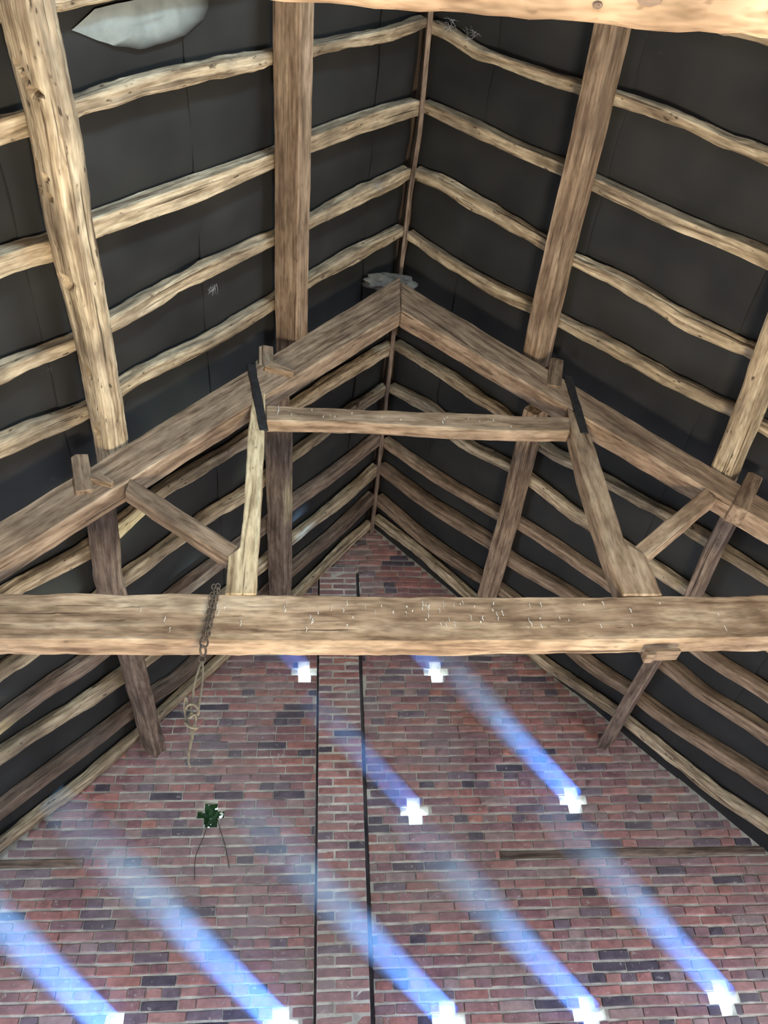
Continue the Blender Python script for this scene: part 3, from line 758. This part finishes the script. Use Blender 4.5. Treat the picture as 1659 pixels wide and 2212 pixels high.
# cleats on the backs of the principals
def cleat(p_top, p_bot, w, dep, seed, yo=-.03):
    a, b = V(p_top), V(p_bot)
    t = (a - b).normalized(); s = t.cross(TN).normalized()
    b = b - t * .07
    o = V((0, yo, 0))
    pts = [b - s * w / 2 + o, b + s * w / 2 + o, a + s * w / 2 - t * .02 + o, a + s * w * .2 + o, a - s * w / 2 - t * .012 + o]
    return prism('cleat', pts, TN * dep, M_BROWN, truss, chamfer=.004, seed=seed, axis=t)
cleat(tr['cl'][0], tr['cl'][1], .085, .11, 20, .0)
cleat(tr['cl2'][0], tr['cl2'][1], .05, .07, 21, .02)
cleat(tr['cl3'][0], tr['cl3'][1], .085, .12, 22, -.02)
cleat(tr['cr'][0], tr['cr'][1], .085, .12, 23, -.01)
cleat(tr['cr2'][0], tr['cr2'][1], .085, .12, 24, -.01)
def wedge(p, q, w, seed, mat=M_BROWN):
    a, b = V(p), V(q); t = (b - a).normalized(); s = t.cross(TN).normalized()
    y = -TN * .03
    return prism('wedge', [a + s * w + y, a - s * w + y, b - s * w * .35 + y, b + s * w * .35 + y], TN * .05, mat, truss, chamfer=.003, seed=seed, axis=t)
wedge((-.27, 2.83, 5.62), (-.115, 2.83, 5.545), .035, 25, M_TIE)
wedge((-1.06, 2.81, 4.60), (-.96, 2.81, 4.55), .03, 26)
a = V(tr['peg'][0]); b = V(tr['peg'][1])
prism('bearing_block', [a + V((0, .015, -.010)), a + V((.035, .015, -.010)), a + V((.05, .015, .006)), b + V((0, .015, .010)), b + V((0.0, .015, .03)), a + V((-.0, .015, .03))], TN * .06, M_BROWN, truss, chamfer=.004, seed=27, axis=(1, 0, 0))

# tie beam of the next truss, close overhead
nt_ = prism('tie_beam', [(-2.45, .262, 3.672), (3.6, .30, 3.668), (3.6, .30, 3.95), (-2.45, .262, 3.95)], (0, .205, 0), M_TIE, None, chamfer=.012, seed=31, wob=.006, axis=(1, 0, 0), sub=.05)
for n_, (x, y, a, b) in enumerate(((.735, .425, .030, .016), (.90, .40, .018, .010), (.62, .445, .012, .008))):
    vs, fs = [], []
    for k in range(4):
        for i in range(14):
            an = 2 * math.pi * i / 14; q = (1, .72, .45, .15)[k] * (1 + .12 * noise.noise(V((i * .7, k, n_))))
            vs.append((x + math.cos(an) * a * q, y + math.sin(an) * b * q, 3.668 - (0, .006, .004, .008)[k]))
    for k in range(3):
        for i in range(14):
            p, q = k * 14 + i, k * 14 + (i + 1) % 14
            fs.append((p, q, q + 14, p + 14))
    fs.append(tuple(42 + i for i in range(14)))
    mesh_obj('knot', vs, fs, M_DARKW, nt_)
props(nt_, 'big pale yellow beam close overhead along the top right edge', 'beam')

# ------------------------------------------------------------------ purlins
PU = DATA['purlins']
def trim(pts, y0=None, y1=None):
    pts = [V(p) for p in pts]
    if y1 is not None and pts[-1].y > y1:
        a, b = pts[-2], pts[-1]; pts[-1] = a.lerp(b, (y1 - a.y) / (b.y - a.y))
    if y0 is not None:
        a, b = pts[0], pts[-1]; t = (a - b).normalized(); pts = [a + t * ((y0 - a.y) / t.y)] + pts
    return pts
def to_wall(pts):
    pts = [V(p) for p in pts]
    if pts[-1].y > WALL_Y + .01: return trim(pts, None, WALL_Y + .01)
    a, b = pts[0], pts[-1]; t = (b - a).normalized()
    return pts + [b + t * ((WALL_Y + .01 - b.y) / t.y)]
def purlin(pts, w, d, n, mat, label, **kw):
    o = timber('purlin', pts, w, d, n, mat, None, **kw)
    return props(o, label, 'purlin', 'purlins')
purlin(trim(PU['upper_left_front'], -2.4), .105, .175, NL, M_BROWN, 'square sawn upper purlin on the left slope, in front of the truss', seed=51, wob=.003, chamfer=.05)
purlin(to_wall(PU['upper_left_back']), .105, .175, NL, M_DARKW, 'dark upper purlin on the left slope, behind the truss', seed=52, wob=.004, chamfer=.08)
DIPS = []
def logdip(s, u, v, rs, ru, dep): DIPS.append((s, u, v, rs, ru, dep))
S0 = 3.235
for (y, u, v, rs, ru, dep) in ((1.035, .5, -.12, .016, .11, .06), (1.075, .5, .02, .015, .10, .06), (1.11, .5, .14, .017, .12, .06), (0.96, .5, -.36, .05, .10, .05), (1.10, .5, -.40, .09, .08, .045),
                               (1.45, .5, -.28, .075, .11, .07), (1.44, .5, .02, .014, .10, .06), (1.52, .5, .06, .014, .10, .06), (1.90, .5, .0, .035, .26, .03), (2.38, .5, .05, .035, .15, .07), (2.76, .5, -.05, .04, .12, .07)):
    logdip(y + 2.4, u, v, rs, ru, dep)
purlin(trim(PU['lower_left_front'], -2.4), [.15, .15, .15, .15, .14, .135, .13], [.20, .20, .195, .19, .175, .165, .155], NL, M_RAFTER,
       'gnarled lower purlin log full of peg holes and notches', seed=53, wob=.006, chamfer=.27, step=.0125, per=7, dips=DIPS)
purlin(to_wall(PU['lower_left_back']), .11, .16, NL, M_DARKW, 'dark lower purlin on the left slope, running from truss to gable', seed=54, wob=.007, chamfer=.15)
purlin(trim(PU['upper_right_front'], -2.4), .115, .175, NR, M_BROWN, 'square sawn upper purlin on the right slope, in front of the truss', seed=55, wob=.003, chamfer=.06)
purlin(to_wall(PU['upper_right_back']), .105, .165, NR, M_BROWN, 'upper purlin on the right slope, behind the collar', seed=56, wob=.003, chamfer=.06)
purlin(trim(PU['lower_right_front'], -2.4), .125, .165, NR, M_RAFTER, 'rough pale lower purlin end at the right edge of the view', seed=57, wob=.006, chamfer=.12)
purlin(to_wall(PU['lower_right_back']), .085, .125, NR, M_DARKW, 'slim lower purlin on the right slope, running down to the gable', seed=58, wob=.003, chamfer=.08)

# ridge board
r1, r2 = DATA['ridge']
rp = [V(p) + V((0, 0, -.02)) for p in r1 + r2]
rp = [rp[0] + (rp[0] - rp[-1]).normalized() * 3.6] + rp
rp[-1] = rp[-2].lerp(rp[-1], (WALL_Y - .03 - rp[-2].y) / (rp[-1].y - rp[-2].y))
o = timber('ridge_board', rp, .032, .12, (0, 0, 1), M_DARKW, None, seed=60, wob=.002, chamfer=.08)
props(o, 'thin ridge board where both roof slopes meet', 'board')

# ------------------------------------------------------------------ rafters
ORD = ['first', 'second', 'third', 'fourth', 'fifth', 'sixth', 'seventh', 'eighth', 'ninth', 'tenth', 'eleventh']
for k, p in DATA['rafters'].items():
    side = k[0]; i = int(k[1:])
    n = NL if side == 'L' else NR
    pts = [V(q[:3]) for q in p]; ws = [min(.115, max(.06, q[3] * .80)) for q in p]
    if i == 10:
        for q in pts: q.y = min(q.y, WALL_Y - .055)
        ws = [min(w, .095) for w in ws]
    # reach the ridge and run on down to the eaves
    top, bot = pts[0], pts[-1]
    if abs(top.x - ridge_at(top.y).x) < .09: pts[0] = on_roof(side, top.y, .055, 0.0)
    else:
        pts.insert(0, on_roof(side, top.y, .06, 0.0)); ws.insert(0, ws[0])
    s = down(side); rem = (bot.z - 3.25) / abs(s.z)
    yb_ = bot.y
    pts.append(bot + s * rem * .5); ws.append(ws[-1]); pts.append(bot + s * rem); ws.append(ws[-1])
    sp = smooth_path(pts, 4)
    wl_ = []
    for q in range(len(pts) - 1):
        for j in range(4): wl_.append(ws[q] + (ws[q + 1] - ws[q]) * j / 4)
    wl_.append(ws[-1])
    far = pts[0].y
    sawn = k in ('L2', 'R2', 'R7', 'R8', 'L7', 'L9', 'R9')
    o = timber('rafter', sp, wl_, .085 if sawn else .078, n, M_RAFTER if i < 7 or not sawn else (M_BROWN if side == 'R' else M_DARKW), None, seed=70 + i + (20 if side == 'R' else 0),
               wob=.004 if sawn else .009, chamfer=.07 if sawn else .2, freq=7.0, step=.04, wander=.0 if sawn else .012)
    sn = 'left' if side == 'L' else 'right'
    if i == 10: lab = 'rough rafter lying against the gable bricks on the %s slope' % sn
    elif i == 0: lab = 'rafter nearest the camera on the %s slope, cut by the top of the photo' % sn
    elif i <= 4: lab = '%s full rafter from the top of the photo, %s slope in front of the truss' % (ORD[i - 1], sn)
    else: lab = '%s rafter behind the truss on the %s slope' % (ORD[i - 5], sn)
    props(o, lab, 'rafter', 'common rafters of the %s slope' % sn)

# ------------------------------------------------------------------ painted daylight patch, cobwebs, nest
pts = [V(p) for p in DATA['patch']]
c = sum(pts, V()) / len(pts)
def patch_obj():  # daylight falling on the felt, put into this patch's pale colour
    m, nt, b = new_mat('painted_daylight'); ln = nt.links.new
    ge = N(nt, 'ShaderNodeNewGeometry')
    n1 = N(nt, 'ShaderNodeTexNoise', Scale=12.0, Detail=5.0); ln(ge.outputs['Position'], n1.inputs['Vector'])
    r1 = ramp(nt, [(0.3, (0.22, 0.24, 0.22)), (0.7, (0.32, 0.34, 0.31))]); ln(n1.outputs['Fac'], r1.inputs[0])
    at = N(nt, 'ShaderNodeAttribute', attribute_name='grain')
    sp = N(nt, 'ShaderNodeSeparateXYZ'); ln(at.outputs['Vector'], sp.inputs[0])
    c_ = mixc(nt, sp.outputs[0], r1.outputs[0], (0.042, 0.040, 0.036))  # painted daylight fades to the felt tone along its soft edge
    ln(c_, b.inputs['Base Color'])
    grid, faces, gr = [], [], []
    # fan of rings from the centre
    R_ = 7; n_ = len(pts) * 4
    ring = []
    for i in range(len(pts)):
        for j in range(4): ring.append(pts[i].lerp(pts[(i + 1) % len(pts)], j / 4))
    grid.append(c); gr.append((0, 0, 0))
    for q in range(1, R_ + 1):
        for i, p in enumerate(ring):
            t = q / R_
            v = c.lerp(p, t)
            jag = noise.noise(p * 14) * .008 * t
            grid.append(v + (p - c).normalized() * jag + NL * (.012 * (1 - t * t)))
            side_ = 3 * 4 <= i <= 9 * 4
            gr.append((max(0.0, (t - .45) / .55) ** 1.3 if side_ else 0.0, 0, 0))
    for i in range(n_): faces.append((0, 1 + i, 1 + (i + 1) % n_))
    for q in range(R_ - 1):
        for i in range(n_):
            a = 1 + q * n_ + i; b2 = 1 + q * n_ + (i + 1) % n_
            faces.append((a, a + n_, b2 + n_, b2))
    o = mesh_obj('daylight_patch', grid, faces, m, None, smooth=True, attr=gr)
    return props(o, 'pale painted patch of daylight on the roof felt near the top left corner', 'light patch')
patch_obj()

def cobweb(p, sz, seed, label, n=7, drop=.5):
    n = n * 2; r = random.Random(seed); p = V(p); vs, fs = [], []
    for k in range(n):
        a = p + V((r.uniform(-1, 1), r.uniform(-1, 1), r.uniform(-.3, .3))) * sz * .5
        b = p + V((r.uniform(-1, 1), r.uniform(-1, 1), r.uniform(-1.4, .2) * drop * 2)) * sz * .8
        m_ = (a + b) / 2 + V((r.uniform(-1, 1), r.uniform(-1, 1), -.6)) * sz * .15
        path = smooth_path([a, m_, b], 4)
        rad = r.uniform(.0004, .0011)
        base = len(vs)
        for j, q in enumerate(path):
            rr = rad * (1 - .7 * j / len(path))
            for s_ in range(4):
                an = s_ * math.pi / 2
                vs.append(q + V((math.cos(an), math.sin(an), 0)) * rr)
        for j in range(len(path) - 1):
            for s_ in range(4):
                x = base + j * 4 + s_; y = base + j * 4 + (s_ + 1) % 4
                fs.append((x, y, y + 4, x + 4))
    o = mesh_obj('cobweb', vs, fs, M_WEB, None)
    return props(o, label, 'cobweb', 'dusty cobwebs')
W = DATA['webs']
cobweb(V(W['a']) + NL * .05, .05, 1, 'dusty cobweb hanging between rafters on the left slope', 10)
cobweb(V(W['b']) + NL * .08, .06, 2, 'small cobweb on the left rafter beside the ridge', 8)
cobweb(V(W['c']) + NR * .06, .07, 3, 'cobweb on the top right rafter nearest the ridge board', 8)
cobweb(V(W['d']) + NR * .06, .07, 4, 'cobweb just below the top right rafter', 8)
# plaster and cobweb clump on the truss apex
bm = bmesh.new()
bmesh.ops.create_icosphere(bm, subdivisions=4, radius=1.0)
for v in bm.verts:
    d = noise.noise(v.co * 2.1) * .35 + noise.noise(v.co * 6) * .14
    v.co = v.co * (1 + d)
    v.co = V((v.co.x * .15, v.co.y * .05, v.co.z * .085))
vs = [v.co.copy() for v in bm.verts]; fs = [tuple(q.index for q in f.verts) for f in bm.faces]; bm.free()
c0 = V((0.50, 2.93, 6.86))
o = mesh_obj('mortar_clump', [v + c0 for v in vs], fs, plain('grey_dusty_mortar', (0.12, 0.105, 0.085), (0.28, 0.25, 0.20), 22.0), None, smooth=True)
props(o, 'lumpy grey dust and mortar clump on the truss apex', 'mortar')
c0 = V((0.625, 3.0, 6.95))
o = mesh_obj('mortar_clump', [V((v.x * .75, v.y, v.z * 1.3)) + c0 for v in vs], fs, plain('pale_dusty_mortar', (0.17, 0.15, 0.12), (0.34, 0.31, 0.25), 22.0), None, smooth=True)
props(o, 'pale mortar lump under the ridge board end above the truss', 'mortar')

# ------------------------------------------------------------------ chain and rope on the tie beam
def torus(R_, r_, ey, nu=14, nv=6):
    vs, fs = [], []
    for i in range(nu):
        a = 2 * math.pi * i / nu
        for j in range(nv):
            b = 2 * math.pi * j / nv
            vs.append(((R_ + r_ * math.cos(b)) * math.cos(a), r_ * math.sin(b), (R_ * ey + r_ * math.cos(b)) * math.sin(a)))
    for i in range(nu):
        for j in range(nv):
            fs.append((i * nv + j, ((i + 1) % nu) * nv + j, ((i + 1) % nu) * nv + (j + 1) % nv, i * nv + (j + 1) % nv))
    return vs, fs
ch = empty('hanging_chain', (-.415, 2.81, 3.92)); props(ch, 'doubled rusty chain hung over the tie beam', 'chain')
v, f = torus(.0105, .0032, 1.5)
me = bpy.data.meshes.new('chain_link'); me.from_pydata(v, [], f); me.materials.append(M_RUST)
me.polygons.foreach_set('use_smooth', [True] * len(me.polygons))
YB = lambda x: 2.86 + .03 * (x - .6)
for strand in (0, 1):
    for i in range(13 - strand):
        t = i / 12
        z = 3.925 - t * .272
        x = -.412 - .014 * t + (.016 * (1 - t * .5) if strand else 0) + (.004 if i % 2 else -.003)
        o = bpy.data.objects.new('chain_link', me)
        o.location = (x, YB(x) - .016 - (.006 if strand else 0), z); o.rotation_euler = (0.1, rb.uniform(-.25, .25), (1.2 if i % 2 else .25))
        COL.objects.link(o); setparent(o, ch)
for i, (z, s) in enumerate(((3.628, 1.5), (3.588, 1.55), (3.548, 1.2))):
    o = bpy.data.objects.new('chain_link', me)
    o.location = (-.4275, YB(-.43) - .015, z); o.scale = (s, s, s); o.rotation_euler = (0, .05, .3 if i != 1 else .9)
    COL.objects.link(o); setparent(o, ch)
rope = empty('knotted_rope', (-.428, 2.81, 3.53)); props(rope, 'frayed hemp rope knotted below the chain', 'rope')
x0, y0 = -.428, YB(-.43) - .015
tube('rope_strand', smooth_path([(x0, y0, 3.535), (x0 - .012, y0 - .005, 3.46), (x0 - .018, y0, 3.36), (x0 - .014, y0, 3.30)]), .0048, M_ROPE, rope)
tube('rope_strand', smooth_path([(x0 + .004, y0, 3.535), (x0 + .012, y0 + .006, 3.46), (x0 + .012, y0, 3.36), (x0 + .010, y0, 3.29)]), .0048, M_ROPE, rope)
kn = []
for i in range(44):
    t = i / 43; a = t * 6.5 * math.pi
    kn.append((x0 - .008 + math.cos(a) * (.020 + .008 * math.sin(t * 9)), y0 + math.sin(a) * .014, 3.345 - t * .125 + .012 * math.sin(a * 1.7)))
tube('knot', kn, .0052, M_ROPE, rope)
tube('rope_strand', smooth_path([(x0 - .028, y0, 3.33), (x0 - .040, y0 - .01, 3.36), (x0 - .044, y0, 3.335), (x0 - .036, y0 + .01, 3.29), (x0 - .02, y0, 3.25)]), .0052, M_ROPE, rope)
tl = []
for i in range(40):
    t = i / 39; a = t * 26
    tl.append((x0 - .006 + .010 * t + math.cos(a) * .0012 + .004 * math.sin(t * 7), y0 + math.sin(a) * .0012, 3.235 - t * .165))
tube('rope_tail', tl, [.0075 * (1 - .55 * i / 39) for i in range(40)], M_ROPE, rope)

# ------------------------------------------------------------------ ivy in the blocked vent
ih = HOLES['ivy']
iv = empty('ivy_tuft', (ih[0], WALL_Y, ih[2])); props(iv, 'ivy choking the dark vent left of the pilaster', 'ivy')
def leaf(p, size, nrm, rot, seed):
    sh = [(0, -.1), (.35, -.35), (.5, .05), (.28, .22), (.22, .55), (0, .95), (-.22, .55), (-.28, .22), (-.5, .05), (-.35, -.35)]
    q = V(nrm).to_track_quat('Z', 'Y').to_matrix() @ Matrix.Rotation(rot, 3, 'Z')
    vs = [V(p) + q @ V((x * size, y * size, -.12 * size * (abs(x) * 2) ** 2)) for (x, y) in sh] + [V(p) + q @ V((0, .25 * size, .03 * size))]
    fs = [(i, (i + 1) % 10, 10) for i in range(10)]
    return mesh_obj('ivy_leaf', vs, fs, M_LEAF, iv)
rl = random.Random(3)
cz_ = Z0 + (course(ih[2]) + .5) * CH
for _ in range(70):
    dy_ = rl.uniform(.05, .14)
    leaf((ih[0] + rl.uniform(-.11, .11) - dy_ * .11, WALL_Y + dy_, cz_ + rl.uniform(-.11, .10) + dy_ * .47), rl.uniform(.045, .07), (rl.uniform(-.6, .6), -1, rl.uniform(-.8, .3)), rl.uniform(0, 6.2), 0)
tube('ivy_stem', smooth_path([(ih[0] + .05, WALL_Y + .02, cz_ - .02), (ih[0] + .08, WALL_Y - .01, cz_ - .12), (ih[0] + .13, WALL_Y - .012, cz_ - .25), (ih[0] + .17, WALL_Y - .012, cz_ - .40)]), .003, M_STEM, iv, sides=5)
tube('ivy_stem', smooth_path([(ih[0] - .01, WALL_Y + .02, cz_ - .06), (ih[0] - .03, WALL_Y - .012, cz_ - .18), (ih[0] - .07, WALL_Y - .012, cz_ - .32), (ih[0] - .06, WALL_Y - .012, cz_ - .48)]), .003, M_STEM, iv, sides=5)

# ------------------------------------------------------------------ shafts of daylight in the dust, one per open vent
BD = V(DATA['beam']).normalized()
def dust_mat(dens):
    m = bpy.data.materials.new('dusty_air'); m.use_nodes = True
    nt = m.node_tree; nt.nodes.clear()
    out = nt.nodes.new('ShaderNodeOutputMaterial'); s = nt.nodes.new('ShaderNodeVolumeScatter')
    s.inputs['Color'].default_value = (0.32, 0.52, 1.0, 1); s.inputs['Density'].default_value = dens; s.inputs['Anisotropy'].default_value = 0.0
    nt.links.new(s.outputs[0], out.inputs['Volume'])
    return m
M_DUST = dust_mat(0.62)
BEAM_COL = (0.20, 0.42, 1.0)
SHAFTS = [('h1', .55, .5, 'blue light shaft from the top left vent beside the pilaster'),
          ('h2', .55, .6, 'blue light shaft from the top right vent under the tie beam'),
          ('h3', 1.2, .8, 'faint blue light shaft from the middle vent right of the pilaster'),
          ('h4', 1.8, 2.6, 'blue light shaft slanting up from the right hand middle vent'),
          ('h5', 1.8, 2.6, 'blue light shaft from the bottom right vent'),
          ('h6', 1.8, 2.6, 'blue light shaft from the bottom vent second from the right'),
          ('h7', 1.9, 3.2, 'blue light shaft rising across the pilaster foot'),
          ('h8', 2.0, 4.4, 'long blue light shaft left of the pilaster'),
          ('h9', 2.0, 4.4, 'blue light shaft in the bottom left corner')]
side_ = BD.cross(V((0, 0, 1))).normalized(); up_ = side_.cross(BD).normalized()
for (k, ln_, pw, lab) in SHAFTS:
    h = V(HOLES[k]); h.z = Z0 + (course(h.z) + .5) * CH
    p0 = V((h.x, WALL_Y - .02, h.z))
    area('vent_daylight', p0, BD, .17, .17, pw, BEAM_COL, spread=9.0, shape='DISK')
    root = empty('light_shaft', p0)
    for frac in (.5, .75, 1.0):
        vs, fs = [], []
        K, S_ = 12, 16
        for j in range(K + 1):
            t = j / K; L_ = ln_ * frac; c = p0 + BD * (.012 + L_ * t); r = (.088 + .080 * t * L_ / 1.6) * (1 - .5 * max(0, (t - .7) / .3) ** 2)
            for i in range(S_):
                a = 2 * math.pi * i / S_
                vs.append(c + side_ * math.cos(a) * r + up_ * math.sin(a) * r)
        for j in range(K):
            for i in range(S_):
                a = j * S_ + i; b = j * S_ + (i + 1) % S_
                fs.append((a + S_, b + S_, b, a))
        fs.append(tuple(range(S_))); fs.append(tuple(K * S_ + i for i in range(S_ - 1, -1, -1)))
        mesh_obj('dust_plume', vs, fs, M_DUST, root)
    props(root, lab, 'light shaft', 'shafts of daylight in the dust')
